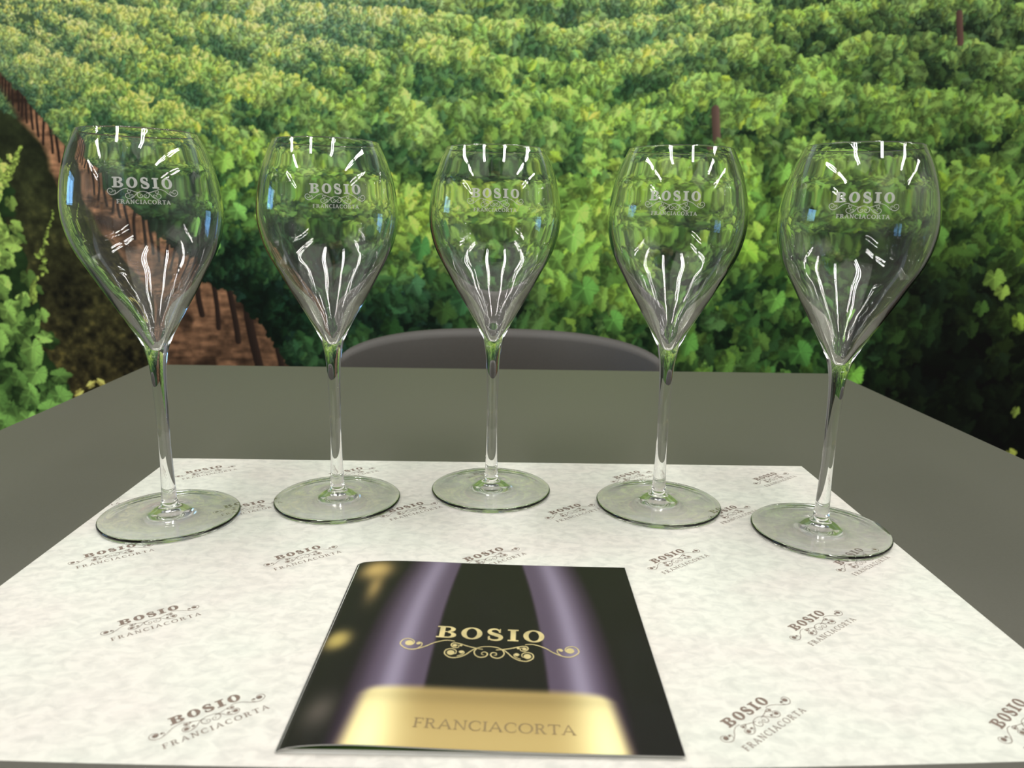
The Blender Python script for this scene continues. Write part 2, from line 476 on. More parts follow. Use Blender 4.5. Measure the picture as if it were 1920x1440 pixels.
def trunks(pts, col=(46, 32, 26), bend=1.0):
    for (x, y0_, y1_, wd) in pts:
        n = max(6, int((y1_ - y0_) / (wd * .35)))
        ph = rng.uniform(0, 6)
        for k in range(n + 1):
            u = k / n
            yy = y0_ + (y1_ - y0_) * u
            xx = x + bend * (math.sin(u * 3 + ph) * wd * .6 + u * wd * .8)
            X, Z = to_wall(xx, yy)
            cx = (float(X) - X0) / RES; cz = (float(Z) - Z0) / RES; R = wd / 2 / PXS
            x0, x1, z0, z1 = int(cx - R - 1), int(cx + R + 2), int(cz - R - 1), int(cz + R + 2)
            if x0 < 0 or z0 < 0 or x1 >= NX or z1 >= NZ: continue
            gy, gxx = np.mgrid[z0:z1, x0:x1]
            al = np.clip(R + .5 - np.hypot(gxx - cx, gy - cz), 0, 1)[..., None]
            sh = (.8 + .5 * (gxx - cx + R) / (2 * R + .1))[..., None]
            img[z0:z1, x0:x1] = img[z0:z1, x0:x1] * (1 - al) + al * np.array(col)[None, None] * sh

# far rows above the frame of the photo and the upper part of the picture
for k, yy in enumerate((-320, -280, -235, -190, -145, -105)):
    row([(-800, yy - 50), (400, yy - 10), (1200, yy), (2700, yy + 5)], [(-800, yy + 40), (2700, yy + 70)], 45, .5)
RE = [(-800, -200), (0, -110), (300, -60), (600, -40), (900, -20), (1200, -25), (1500, -40), (1900, -60), (2700, -40)]
RD = [(-800, -190), (0, -75), (300, -30), (600, 5), (760, 25), (900, 40), (1050, 55), (1180, 35), (1330, 15), (1500, 18), (1640, 5), (1750, -10), (1920, 10), (2700, 30)]
RC = [(-800, -180), (0, -40), (200, 5), (400, 30), (540, 58), (700, 95), (800, 78), (960, 110), (1070, 122), (1200, 100), (1300, 75), (1420, 72), (1510, 112), (1650, 62), (1760, 70), (1880, 100), (2700, 160)]
RB = [(-800, -170), (0, -5), (130, 35), (267, 72), (367, 92), (467, 118), (567, 152), (640, 185), (720, 145), (807, 212), (900, 200), (973, 182), (1073, 180), (1123, 216), (1190, 188), (1280, 150), (1357, 155), (1450, 186), (1520, 135), (1650, 175), (1800, 175), (1920, 205), (2700, 270)]
RA = [(-800, -150), (-200, -10), (0, 42), (83, 88), (200, 135), (300, 190), (417, 218), (520, 250), (640, 305), (760, 345), (900, 372), (1060, 345), (1110, 305), (1250, 282), (1390, 262), (1500, 275), (1600, 292), (1720, 286), (1850, 322), (1920, 335), (2700, 400)]
def shift(r, d, lo=None): return [(x, y + (d if not callable(d) else d(x))) for x, y in r]
row(RE, shift(RE, 75), 42, .6)
row(RD, shift(RD, 100), 50, .8)
row(RC, shift(RC, 135), 62, .9)
trunks([(1800, 25, 80, 11)], (86, 62, 54), .1)
row(RB, shift(RB, 210), 95, 1.0)
trunks([(1343, 205, 275, 14)], (98, 76, 66), .1)
# foot of the near row: above the soil on the left, behind the table elsewhere
FOOT = [(-800, -60), (-100, 60), (0, 132), (60, 195), (120, 262), (200, 362), (300, 455), (370, 510), (440, 535), (490, 590), (540, 660), (620, 760), (900, 900), (2700, 1000)]
# the ground under the near row reads again as soil between the trunks
fy = np.interp(PX, *zip(*FOOT))
under = np.clip((PY - fy + 12) / 8, 0, 1) * np.clip((PX - soilL + (n1 - .5) * 40) / 16, 0, 1)
img[:] = img * (1 - under[..., None]) + under[..., None] * soil
T = []
x = -60.0
while x < 360:
    y0_ = float(np.interp(x, *zip(*FOOT))); s = float(np.interp(x, [0, 120, 350], [6, 14, 20]))
    T.append((x, y0_ - 30, y0_ + 18 + s * 3.0, max(2.5, s * .38))); x += s * 1.05
T += [(372, 480, 590, 11), (398, 480, 615, 9), (432, 500, 640, 11), (472, 540, 720, 17), (520, 600, 740, 12)]
trunks(T, (44, 32, 26))
# the near row's light falls from a bright crest to dark greens below
def row_near():
    row(RA, FOOT, lambda x: np.interp(x, [0, 300, 500, 1000, 2000], [70, 130, 200, 290, 290]), 1.5)
row_near()
# a few large fresh leaves and shoots standing out in the near row
for (x, y, s, c) in [(1085, 395, 30, (150, 205, 80)), (1075, 440, 36, (138, 196, 82)), (1095, 540, 34, (92, 150, 62)), (1210, 440, 22, (160, 200, 80)), (790, 460, 30, (70, 130, 62)), (770, 420, 24, (160, 200, 80)),
                     (1400, 470, 32, (140, 195, 60)), (1415, 430, 22, (150, 195, 70)), (1455, 560, 30, (96, 152, 60)), (1470, 320, 26, (120, 175, 70)), (1500, 660, 34, (70, 125, 52)), (1600, 700, 30, (104, 164, 56)),
                     (420, 300, 24, (140, 190, 75)), (445, 395, 24, (120, 180, 80)), (400, 455, 22, (120, 185, 80)), (530, 300, 22, (120, 180, 72)), (460, 330, 20, (150, 195, 80)), (870, 560, 34, (54, 104, 58)),
                     (1150, 600, 28, (90, 150, 62)), (1290, 640, 30, (84, 140, 56)), (1865, 520, 26, (110, 145, 56)), (1880, 545, 18, (128, 160, 62)), (1840, 575, 20, (56, 88, 34)), (1760, 440, 24, (84, 130, 52)), (1910, 600, 22, (126, 160, 50)),
                     (1905, 770, 14, (110, 130, 50)), (1895, 850, 16, (140, 150, 60))]:
    stamp(x, y, s, rng.normal(-1.4, .5), rng.uniform(.75, 1), np.array(c, float), int(rng.integers(10)))
# vine at the left border of the picture, large and close
def near_left():
    lim0 = np.interp(PY, [262, 300, 330, 400, 450, 520, 600, 680, 740, 800, 900], [-60, 6, 16, 20, 40, 66, 78, 98, 130, 150, 170])
    mk = (np.clip((lim0 - PX + (clump2 - .5) * 60) / 8, 0, 1) * (PY > 262))[..., None]
    img[:] = img * (1 - mk) + mk * np.array([30, 52, 22.]) * (.6 + .8 * clump2[..., None])
    N = 5200
    y = rng.uniform(270, 900, N)
    lim = np.interp(y, [270, 300, 330, 400, 450, 520, 600, 680, 740, 800, 900], [8, 30, 36, 34, 60, 88, 96, 118, 150, 160, 190])
    x = lim - rng.random(N) ** .7 * (lim + 560)
    keep = rng.random(N) < np.interp(y, [280, 500, 800], [1, .6, .32])
    x, y, lim = x[keep], y[keep], lim[keep]
    d = (lim - x)
    up_ = np.clip((y - 300) / 450, 0, 1)
    tone = 1.0 - .45 * up_ + rng.normal(0, .22, len(x))
    for i in np.argsort(tone + rng.normal(0, .2, len(x))):
        s = rng.uniform(.6, 1.1) * np.interp(y[i], [280, 500, 800], [15, 24, 36])
        dk = np.array([16, 36, 14.]); b = np.array([168, 196, 84.]) * (1 - up_[i]) + np.array([122, 176, 78.]) * up_[i]
        col = dk + (b - dk) * np.clip(tone[i], .1, 1.1)
        stamp(x[i] - s * .6, y[i], s, rng.normal(-1.2, 1), rng.uniform(.6, 1), col, int(rng.integers(10)))
    for (x0, y0_, x1, y1_) in ((62, 560, 100, 395), (12, 340, 40, 275)):
        for k in range(26):
            u = k / 25
            stamp(x0 + (x1 - x0) * u + rng.normal(0, 6 * (1.1 - u)), y0_ + (y1_ - y0_) * u, (13 - 8 * u) * rng.uniform(.5, 1.1), rng.uniform(0, 6), .7, np.array([150, 178, 72.]) * rng.uniform(.7, 1.15), k % 10)
near_left()
for (x, y) in ((170, 722), (188, 716), (150, 735)):
    stamp(x, y, 14, rng.uniform(0, 6), .6, np.array([200, 190, 90.]), 3)

ALB = 1.2                         # how strongly the print reflects for a full display value
lum = (img @ np.array([.3, .6, .1], np.float32))[..., None]
img = img + (lum - img) * .10
lin = srgb(np.clip(img, 0, 255)) * ALB
lin = np.clip(lin, 0.002, .9).astype(np.float32)

def grid_faces(nx, nz, off=0):
    i = np.arange(nx - 1); j = np.arange(nz - 1)
    ii, jj = np.meshgrid(i, j)
    a = (jj * nx + ii).ravel() + off
    return np.stack([a, a + 1, a + nx + 1, a + nx], 1)
VS, FS, CS = [], [], []
def panel(xa, xb, za, zb, step):
    xs = np.unique(np.append(np.arange(xa, xb, step), xb)); zs = np.unique(np.append(np.arange(za, zb, step), zb))
    if len(xs) > 2 and xs[-1] - xs[-2] < step * .3: xs = np.delete(xs, -2)
    if len(zs) > 2 and zs[-1] - zs[-2] < step * .3: zs = np.delete(zs, -2)
    a, b = np.meshgrid(xs, zs)
    off = sum(len(v) for v in VS)
    VS.append(np.stack([a.ravel(), np.full(a.size, MY), b.ravel()], 1))
    ix = np.clip(np.round((a.ravel() - X0) / RES).astype(int), 0, NX - 1); iz = np.clip(np.round((b.ravel() - Z0) / RES).astype(int), 0, NZ - 1)
    CS.append(lin[iz, ix]); FS.append(grid_faces(len(xs), len(zs), off))
fx0, fx1, fz0, fz1 = -1.45, 1.42, .27, 1.50
panel(fx0, fx1, fz0, fz1, RES)
panel(X0, fx0, Z0, Z1, .008); panel(fx1, X1, Z0, Z1, .008)
panel(fx0, fx1, Z0, fz0, .008); panel(fx0, fx1, fz1, Z1, .008)
off = sum(len(v) for v in VS)     # thin sides and back of the panel
bv = np.array([(X0, MY, Z0), (X1, MY, Z0), (X1, MY, Z1), (X0, MY, Z1), (X0, RY1 - .001, Z0), (X1, RY1 - .001, Z0), (X1, RY1 - .001, Z1), (X0, RY1 - .001, Z1)])
VS.append(bv); CS.append(np.full((8, 3), .5, np.float32))
FS.append(np.array([(0, 4, 5, 1), (1, 5, 6, 2), (2, 6, 7, 3), (3, 7, 4, 0), (4, 7, 6, 5)]) + off)
vv = np.concatenate(VS); ff = np.concatenate(FS).astype(np.int32); cc = np.concatenate(CS)
me = bpy.data.meshes.new('vineyard_mural')
me.vertices.add(len(vv)); me.vertices.foreach_set('co', vv.astype(np.float32).ravel())
me.loops.add(ff.size); me.loops.foreach_set('vertex_index', ff.ravel())
me.polygons.add(len(ff)); me.polygons.foreach_set('loop_start', np.arange(0, ff.size, 4, dtype=np.int32))
me.update(calc_edges=True)
set_print(me, cc)
mural = link_mesh('vineyard_mural', me, M_MURAL)
tag(mural, 'large printed wall mural of green vineyard rows behind the table', 'mural')

# ------------------------------------------------------------------ table
tbl = empty('square_table', (-.4782, .9218, 0), math.radians(3.0))
tag(tbl, 'dark grey matte square table carrying the paper mat and the glasses', 'table')
TW, TD = .888, .90
ta = math.radians(3.0)
V, F = box_vf(0, TW, -TD, .0, TZ - .016, TZ)
# back edge leans very slightly in the photo
top = mesh('tabletop', V, F, M_TABLE, tbl)
b = top.modifiers.new('bevel', 'BEVEL'); b.width = .0012; b.segments = 2
for lx in (.05, TW - .05):
    for ly in (-.05, -TD + .05):
        mesh('leg', *box_vf(lx - .022, lx + .022, ly - .022, ly + .022, 0, TZ - .046), M_METAL, tbl)
V, F = [], []
for bx in ((.04, TW - .04, -.065, -.035), (.04, TW - .04, -TD + .035, -TD + .065), (.035, .065, -TD + .065, -.065), (TW - .065, TW - .035, -TD + .065, -.065)):
    v, f = box_vf(*bx, TZ - .046, TZ - .016); n = len(V); V += v; F += [tuple(i + n for i in q) for q in f]
mesh('apron', V, F, M_METAL, tbl)

# ------------------------------------------------------------------ chair
def chair():
    t = empty('shell_chair', (-.036, 1.175, 0), math.radians(.6))
    tag(t, 'black plastic shell chair with rounded backrest behind the far table edge', 'chair')
    NU, NV = 49, 26
    W, H0, H1 = .246, .40, 0.7669
    P = []
    th = .009
    for side in (0, 1):
        for j in range(NV):
            for i in range(NU):
                s = -1 + 2 * i / (NU - 1); v = j / (NV - 1)
                # outline: superellipse top corners, slightly narrower foot
                half = W * (.84 + .16 * math.sin(min(1, v * 1.4) * PI / 2))
                ang = s
                x = half * math.sin(ang * PI / 2) if False else half * ang
                cap = (1 - abs(ang) ** 3.8) ** .25
                ztop = H1 - .072 * (1 - cap)
                z = H0 + (ztop - H0) * v
                y = -.12 * abs(ang) ** 2.2 + .03 * (1 - v) * -1 + .012 * v ** 4
                nrm = Vector((.2 * W * 2 * ang, 1, 0)).normalized()
                edge = (1 - (v ** 14)) * (1 - abs(ang) ** 14)
                tt = th * (.25 + .75 * edge) * (1 if side else -1) * .5
                P.append((x + nrm.x * tt, y + tt, z))
    F = []
    n = NU * NV
    for j in range(NV - 1):
        for i in range(NU - 1):
            a = j * NU + i
            F.append((a, a + 1, a + NU + 1, a + NU))
            F.append((n + a + NU, n + a + NU + 1, n + a + 1, n + a))
    for i in range(NU - 1):
        F.append((i + 1, i, n + i, n + i + 1)); a = (NV - 1) * NU + i
        F.append((a, a + 1, n + a + 1, n + a))
    for j in range(NV - 1):
        a = j * NU
        F.append((a, a + NU, n + a + NU, n + a)); a += NU - 1
        F.append((a + NU, a, n + a, n + a + NU))
    mesh('backrest', P, F, M_CHAIR, t, smooth=True)
    # seat bowl running from the foot of the backrest forward
    P, F = [], []
    n1_, n2_ = 25, 25
    for side in (0, 1):
        for j in range(n2_):
            for i in range(n1_):
                s = -1 + 2 * i / (n1_ - 1); v = j / (n2_ - 1)
                half = .21 * (1 - .10 * v) * (1 - .04 * (2 * v - 1) ** 4)
                y = -.03 - .42 * v
                z = .445 + .025 * abs(s) ** 3 * (1 - .7 * v) - .012 * math.sin(v * PI) - .018 * v ** 5
                if v < .12: z += (.12 - v) * .25
                P.append((half * s, y - .10 * abs(s) ** 2.2 * (1 - v) ** 2, z - (.008 if side else 0)))
    n = n1_ * n2_
    for j in range(n2_ - 1):
        for i in range(n1_ - 1):
            a = j * n1_ + i
            F.append((a, a + n1_, a + n1_ + 1, a + 1)); F.append((n + a, n + a + 1, n + a + n1_ + 1, n + a + n1_))
    for i in range(n1_ - 1):
        F.append((i, i + 1, n + i + 1, n + i)); a = (n2_ - 1) * n1_ + i; F.append((a + 1, a, n + a, n + a + 1))
    for j in range(n2_ - 1):
        a = j * n1_; F.append((a + n1_, a, n + a, n + a + n1_)); a += n1_ - 1; F.append((a, a + n1_, n + a + n1_, n + a))
    mesh('seat', P, F, M_CHAIR, t, smooth=True)
    for sx in (-1, 1):
        for (y0_, y1_) in ((-.38, -.44), (-.10, -.02)):
            mesh('leg', *tube_vf((sx * .20, y1_, 0), (sx * .15, y0_, .435), .010, .014), M_METAL, t, smooth=True)
chair()

# ------------------------------------------------------------------ lettering: serif capitals and the scroll ornament
def stroke(pts, wd, caps=True):
    """ribbon polygon strip along points; wd number or list"""
    pts = [Vector(p) for p in pts]; n = len(pts)
    ws = wd if isinstance(wd, (list, tuple)) else [wd] * n
    v = []
    for i, p in enumerate(pts):
        d = (pts[min(i + 1, n - 1)] - pts[max(i - 1, 0)]).normalized()
        nn = Vector((-d.y, d.x)) * ws[i] / 2
        v += [p - nn, p + nn]
    return v, [(2 * i, 2 * i + 2, 2 * i + 3, 2 * i + 1) for i in range(n - 1)]
def spline(P, k=8):
    P = [Vector(p) for p in P]; out = []
    n = len(P)
    for i in range(n - 1):
        p0 = P[max(i - 1, 0)]; p1 = P[i]; p2 = P[i + 1]; p3 = P[min(i + 2, n - 1)]
        for j in range(k):
            t = j / k
            out.append(.5 * ((2 * p1) + (p2 - p0) * t + (2 * p0 - 5 * p1 + 4 * p2 - p3) * t * t + (3 * p1 - p0 - 3 * p2 + p3) * t ** 3))
    out.append(P[-1]); return out
def ring(cx, cy_, rx, ry, ix, iy, a0=0, a1=2 * PI, n=32):
    v = []
    for i in range(n + 1):
        a = a0 + (a1 - a0) * i / n
        v += [Vector((cx + ix * math.cos(a), cy_ + iy * math.sin(a))), Vector((cx + rx * math.cos(a), cy_ + ry * math.sin(a)))]
    return v, [(2 * i, 2 * i + 1, 2 * i + 3, 2 * i + 2) for i in range(n)]
def rect(x0, x1, y0, y1): return [Vector((x0, y0)), Vector((x1, y0)), Vector((x1, y1)), Vector((x0, y1))], [(0, 1, 2, 3)]
def disc(x, y, r): return [Vector((x + r * math.cos(a), y + r * math.sin(a))) for a in np.linspace(0, 2 * PI, 20, endpoint=False)], [tuple(range(20))]
def quad(*p): return [Vector(q) for q in p], [(0, 1, 2, 3)]

def letter(ch, s, t):
    """strokes of a capital of height 1, heavy stroke s, light stroke t -> (shapes, width)"""
    h = t; o = s * .32 + .05          # serif overhang
    def stem(x, top=1, ww=s, serif=True):
        L = [rect(x, x + ww, h if serif else 0, top - (h if serif else 0))]
        if serif: L += [rect(x - o, x + ww + o, 0, h), rect(x - o, x + ww + o, top - h, top)]
        return L
    if ch == 'I': return stem(o), s + 2 * o
    if ch == 'O': return [ring(.5, .5, .5, .52, .5 - s, .52 - t)], 1.0
    if ch == 'B':
        L = stem(o); x = o + s
        L += [rect(x + o, x + .16, 1 - h, 1), rect(x, x + .16, .5 - t * .1, .5 + t * .6), rect(x + o, x + .16, 0, h)]
        L += [ring(x + .15, .755, .20 + s * .55, .245, .20 - s * .35, .245 - t, -PI / 2, PI / 2), ring(x + .15, .265, .25 + s * .6, .265, .25 - s * .35, .265 - t, -PI / 2, PI / 2)]
        return L, x + .4 + s * .6
    if ch == 'R':
        L = stem(o); x = o + s
        L += [rect(x + o, x + .16, 1 - h, 1), rect(x, x + .16, .47, .47 + t)]
        L += [ring(x + .15, .735, .20 + s * .55, .265, .20 - s * .35, .265 - t, -PI / 2, PI / 2)]
        L += [quad((x + .12, .48), (x + .12 + s, .48), (x + .40 + s, 0), (x + .38, 0)), rect(x + .38 + s, x + .46 + s, 0, h)]
        return L, x + .46 + s
    if ch == 'F':
        L = stem(o); x = o + s
        L += [rect(x + o, x + .42, 1 - t, 1), quad((x + .36, 1 - t), (x + .42, 1 - t), (x + .42, .76), (x + .39, .76)), rect(x, x + .30, .5 - t * .5, .5 + t * .5), rect(x + .27, x + .30, .38, .62)]
        return L, x + .44
    if ch == 'T':
        c = .42
        return [rect(c - s / 2, c + s / 2, h, 1 - t), rect(c - s / 2 - o, c + s / 2 + o, 0, h), rect(0, 2 * c, 1 - t, 1), quad((0, .76), (.04, .76), (.07, 1 - t), (0, 1 - t)), quad((2 * c - .04, .76), (2 * c, .76), (2 * c, 1 - t), (2 * c - .07, 1 - t))], 2 * c
    if ch == 'A':
        a = .46
        return [quad((.04, 0), (.04 + t * 1.3, 0), (a + t * .2, .94), (a - t * .9, .94)), quad((2 * a - s * 1.1, 0), (2 * a, 0), (a + s * .25, 1.02), (a - s * .35, 1.02)), rect(.2, .68, .30, .30 + t),
                rect(-.04, .04, 0, h), rect(.04 + t * 1.3, .2, 0, h), rect(2 * a - s * 1.1 - .08, 2 * a - s * 1.1, 0, h), rect(2 * a, 2 * a + .05, 0, h)], 2 * a + .03
    if ch == 'N':
        W = .92
        return [rect(.10, .10 + t * 1.2, h, .95), rect(W - .1 - t * 1.2, W - .1, .12, 1 - h), quad((.04, 1), (.04 + s * 1.1, 1), (W - .1, 0), (W - .1 - s * .75, 0)), rect(0, .26, 0, h), rect(W - .27, W, 1 - h, 1), rect(-.04, .1, 1 - h, 1)], W
    if ch == 'C':
        L = [ring(.48, .5, .48, .52, .48 - s, .52 - t, .30 * PI, 1.70 * PI, 30)]
        L += [quad((.76, .66), (.80, .66), (.80, .98), (.74, .90)), quad((.74, .10), (.80, .08), (.82, .30), (.78, .30))]
        return L, .86
    if ch == 'S':
        P = spline([(.60, .72), (.56, .86), (.38, .97), (.17, .90), (.11, .74), (.19, .60), (.40, .49), (.60, .38), (.66, .22), (.56, .06), (.34, .02), (.15, .09), (.08, .26)], 6)
        n = len(P) - 1
        ws = [t + (s * 1.02 - t) * max(0, math.sin(PI * min(1, max(0, (i / n - .06) / .88)))) ** 2.2 for i in range(n + 1)]
        return [stroke(P, ws), quad((.56, .66), (.64, .66), (.64, 1.0), (.60, 1.0)), quad((.06, 0), (.10, 0), (.14, .34), (.06, .34))], .76
    return [], .5

def word(txt, width, height, s, t):
    """the word as flat polygons, lower left at 0,0, letter-spaced to the given width"""
    G = [letter(c, s, t) for c in txt]
    tot = sum(g[1] for g in G) * height
    gap = (width - tot) / (len(txt) - 1)
    V, F = [], []; x = 0
    for g, wd in G:
        for v, f in g:
            n = len(V)
            V += [(p.x * height + x, p.y * height) for p in v]; F += [tuple(i + n for i in q) for q in f]
        x += wd * height + gap
    return V, F

HALF = [([(325, -15), (375, -8), (425, -14), (510, -55), (590, -120), (680, -165), (750, -160), (812, -100), (800, -38), (755, -15), (705, -35), (690, -75), (715, -108), (750, -105), (762, -80)], 1),
        ([(60, -112), (120, -100), (200, -78), (270, -50), (330, -40), (352, -72), (325, -108), (288, -104), (280, -78), (302, -68)], 1),
        ([(90, -88), (130, -108), (170, -150), (210, -200), (270, -240), (340, -250), (395, -205), (392, -150), (345, -125), (300, -150), (300, -190), (330, -200)], 1),
        ([(0, -66), (60, -74), (108, -98), (135, -150), (120, -200), (78, -226), (32, -212), (14, -178), (32, -150), (62, -156), (66, -182), (46, -188)], 1),
        ([(285, -225), (240, -200), (225, -170), (245, -148), (270, -160), (262, -180)], .8),
        ([(650, -150), (620, -110), (620, -72), (650, -58), (668, -80), (650, -96)], .8)]
DOTS = [(735, -78, 40), (648, -74, 19), (345, -182, 36), (250, -168, 18), (318, -76, 21), (262, -72, 14)]
def ornament(scale, lw, dots, dl=1.0):
    V, F = [], []
    def add(vf, s):
        n = len(V)
        V.extend([(p.x * scale * s, p.y * scale) for p in vf[0]])
        F.extend([tuple(i + n for i in (q if s > 0 else q[::-1])) for q in vf[1]])
    for s in (1, -1):
        for pts, k in HALF:
            P = spline(pts, 6); n = len(P) - 1
            add(stroke(P, [lw * k * (.55 + .45 * math.sin(PI * min(1, .15 + i / n * .85))) for i in range(n + 1)]), s)
        if dots:
            for x, y, r in DOTS: add(disc(x, y, r * dots), s)
    return V, F
def join(parts):
    V, F = [], []
    for (v, f), dx, dy in parts:
        n = len(V); V += [(a + dx, b + dy) for a, b in v]; F += [tuple(i + n for i in q) for q in f]
    return V, F

# ------------------------------------------------------------------ paper mat
MA = math.radians(2.37)
mat_o = empty('paper_placemat', (-.0264 + .0062, .4012, TZ), MA)
# corners measured on the table: back left (-.2787,.5589), back right (.2259,.5798)
c0 = Vector((-.2787, .5589)); ex = Vector((math.cos(MA), math.sin(MA))); ey = Vector((-math.sin(MA), math.cos(MA)))
MW, MD = .505, .3325
cen = c0 + ex * MW / 2 - ey * MD / 2
mat_o.location = (cen.x, cen.y, TZ)
tag(mat_o, 'cream marbled paper placemat printed with repeated brown lettering, under all the glasses', 'placemat')
NS = 40
V, F = [], []
for i in range(NS + 1):
    x = -MW / 2 + MW * i / NS
    yf = -MD / 2 - .0075 * (1 - (2 * i / NS - 1) ** 2)
    V += [(x, yf, .00005), (x, MD / 2, .00005), (x, yf, .0004), (x, MD / 2, .0004)]
for i in range(NS):
    a = 4 * i
    F += [(a, a + 1, a + 5, a + 4), (a + 2, a + 6, a + 7, a + 3), (a, a + 4, a + 6, a + 2), (a + 1, a + 3, a + 7, a + 5)]
F += [(0, 2, 3, 1), (4 * NS, 4 * NS + 1, 4 * NS + 3, 4 * NS + 2)]
sheet = mesh('sheet', V, F, M_PAPER, mat_o)
KS = .0437 / 1630
mark = join([(word('BOSIO', .0270, .0049, .34, .14), -.0135, .0003), (ornament(KS, 11, 1.0), 0, -.0004), (word('FRANCIACORTA', .0396, .0030, .17, .09), -.0190, -.0118)])
LA = math.radians(36.6)
U, W_ = .1078, .0705
h0 = Vector((-.0178, .3983)) - cen
h0 = Vector((h0.dot(ex), h0.dot(ey)))
V, F = [], []
for j in range(-4, 5):
    for i in range(-4, 5):
        cx = h0.x + (i + (.5 if j % 2 else 0)) * U; cy_ = h0.y + j * W_
        if abs(cx) > MW / 2 + .03 or abs(cy_) > MD / 2 + .03: continue
        v = [(cx + math.cos(LA) * a - math.sin(LA) * (b + .003), cy_ + math.sin(LA) * a + math.cos(LA) * (b + .003)) for a, b in mark[0]]
        for q in mark[1]:
            if all(abs(v[k][0]) < MW / 2 - .0003 and abs(v[k][1]) < MD / 2 - .0003 for k in q):
                n = len(V); V += [(v[k][0], v[k][1], .00046) for k in q]; F.append(tuple(range(n, n + len(q))))
pm = mesh('printed_lettering', V, F, M_INK, mat_o)
tag(pm, 'repeated slanted brown printed lettering and scrolls')

# ------------------------------------------------------------------ booklet
BC = Vector((-.0145, .3103)); BA = math.radians(1.3); BS = .1495
bk = empty('booklet', (BC.x, BC.y, TZ + .0004), BA)
tag(bk, 'square glossy booklet with black, purple and gold cover lying in front of the glasses', 'booklet')
box('back_cover', -BS / 2, BS / 2, -BS / 2, BS / 2, .0001, .0004, M_PAGE, bk)
pg = box('pages', -BS / 2 + .0008, BS / 2 - .0008, -BS / 2 + .0008, BS / 2 - .0008, .0004, .0013, M_PAGE, bk)
box('inner_page', -BS / 2 + .0012, BS / 2 - .0012, -BS / 2 + .0012, BS / 2 - .0012, .00132, .00140, M_PAGEGREEN, bk)
def lift(u, v):
    a = max(0, u)
    return .0016 + .0026 * (a / .17) * math.exp(1 - a / .17) * (.75 + .35 * (1 - v)) + .0002 * a - (.0008 * max(0, 1 - a / .02))
def sm(a, b, x):
    t = np.clip((x - a) / (b - a), 0, 1); return t * t * (3 - 2 * t)
NB = 240
uu, vv_ = np.meshgrid(np.linspace(0, 1, NB), np.linspace(0, 1, NB))
col = np.zeros((NB, NB, 3)) + np.array([27, 25, 23.])
def blend(mask, c):
    global col
    col = col * (1 - mask[..., None]) + mask[..., None] * np.array(c, float)
vq = vv_
# soft gold lights of the background at the left
blend(.95 * np.exp(-(((uu - .085) / .06) ** 2 + ((vv_ - .93) / .075) ** 2) ** 1.2), (196, 168, 104))
blend(.8 * np.exp(-(((uu - .10) / .028) ** 2 + ((vv_ - .80) / .10) ** 2)), (170, 145, 90))
blend(.95 * np.exp(-(((uu - .045) / .042) ** 2 + ((vv_ - .47) / .055) ** 2) ** 1.3), (188, 168, 96))
blend(.7 * np.exp(-(((uu - .075) / .045) ** 2 + ((vv_ - .13) / .07) ** 2)), (104, 96, 88))
# bottle: silhouette and purple side highlights
sil_l = .118 + .018 * vv_ + .07 * vv_ ** 3; sil_r = .885 - .018 * vv_ - .055 * vv_ ** 3
blend(sm(-.015, .015, uu - sil_l) * sm(-.015, .015, sil_r - uu), (44, 34, 44))
li = .335 + .010 * vv_ + .047 * vv_ ** 2.6; ri = .680 - .012 * vv_ - .056 * vv_ ** 2.6
blend(sm(0, .07, uu - sil_l) * (1 - sm(-.012, .006, uu - li)), (88, 76, 94))
blend(sm(0, .07, sil_r - uu) * (1 - sm(-.012, .006, ri - uu)), (88, 76, 94))
lc = (sil_l + li) / 2 + .012; rc = (sil_r + ri) / 2 - .005
blend(.66 * np.exp(-((uu - lc) / .036) ** 2) * (.75 + .3 * (1 - vv_)), (176, 168, 192)); blend(.66 * np.exp(-((uu - rc) / .036) ** 2) * (.75 + .3 * (1 - vv_)), (176, 168, 192))
blend(sm(-.008, .008, uu - li) * sm(-.008, .008, ri - uu), (27, 25, 22))
# gold label at the foot
ll = np.interp(vv_, [0, .2, .27], [.155, .175, .21]); lr_ = np.interp(vv_, [0, .2, .27], [.865, .845, .81])
lab = sm(-.028, .022, uu - ll) * sm(-.028, .022, lr_ - uu) * sm(-.03, .012, .232 - vv_ - .02 * ((uu - .5) / .35) ** 4 + .012 * np.exp(-((uu - .5) / .35) ** 2) * 0)
goldm = np.array([176, 152, 96.]) * 1.0
edgeL = np.exp(-((uu - .215) / .075) ** 2) + np.exp(-((uu - .815) / .075) ** 2)
gc = goldm[None, None] + (np.array([255, 240, 176.]) - goldm)[None, None] * np.clip(edgeL, 0, 1)[..., None] + (np.array([226, 204, 140.]) - goldm)[None, None] * (.35 * (1 - sm(.02, .2, vv_)))[..., None]
gc = gc * (1 - .10 * np.exp(-((vv_ - .20) / .03) ** 2))[..., None]
col = col * (1 - lab[..., None]) + lab[..., None] * gc
V = [((u - .5) * BS, (v - .5) * BS, lift(u, v)) for v in np.linspace(0, 1, NB) for u in np.linspace(0, 1, NB)]
F = [tuple(int(k) for k in q) for q in grid_faces(NB, NB)]
n = len(V)
cov = mesh('cover', V, F, M_COVER, bk, smooth=True)
set_print(cov.data, srgb(np.clip(col, 0, 255)).reshape(-1, 3) * .92)
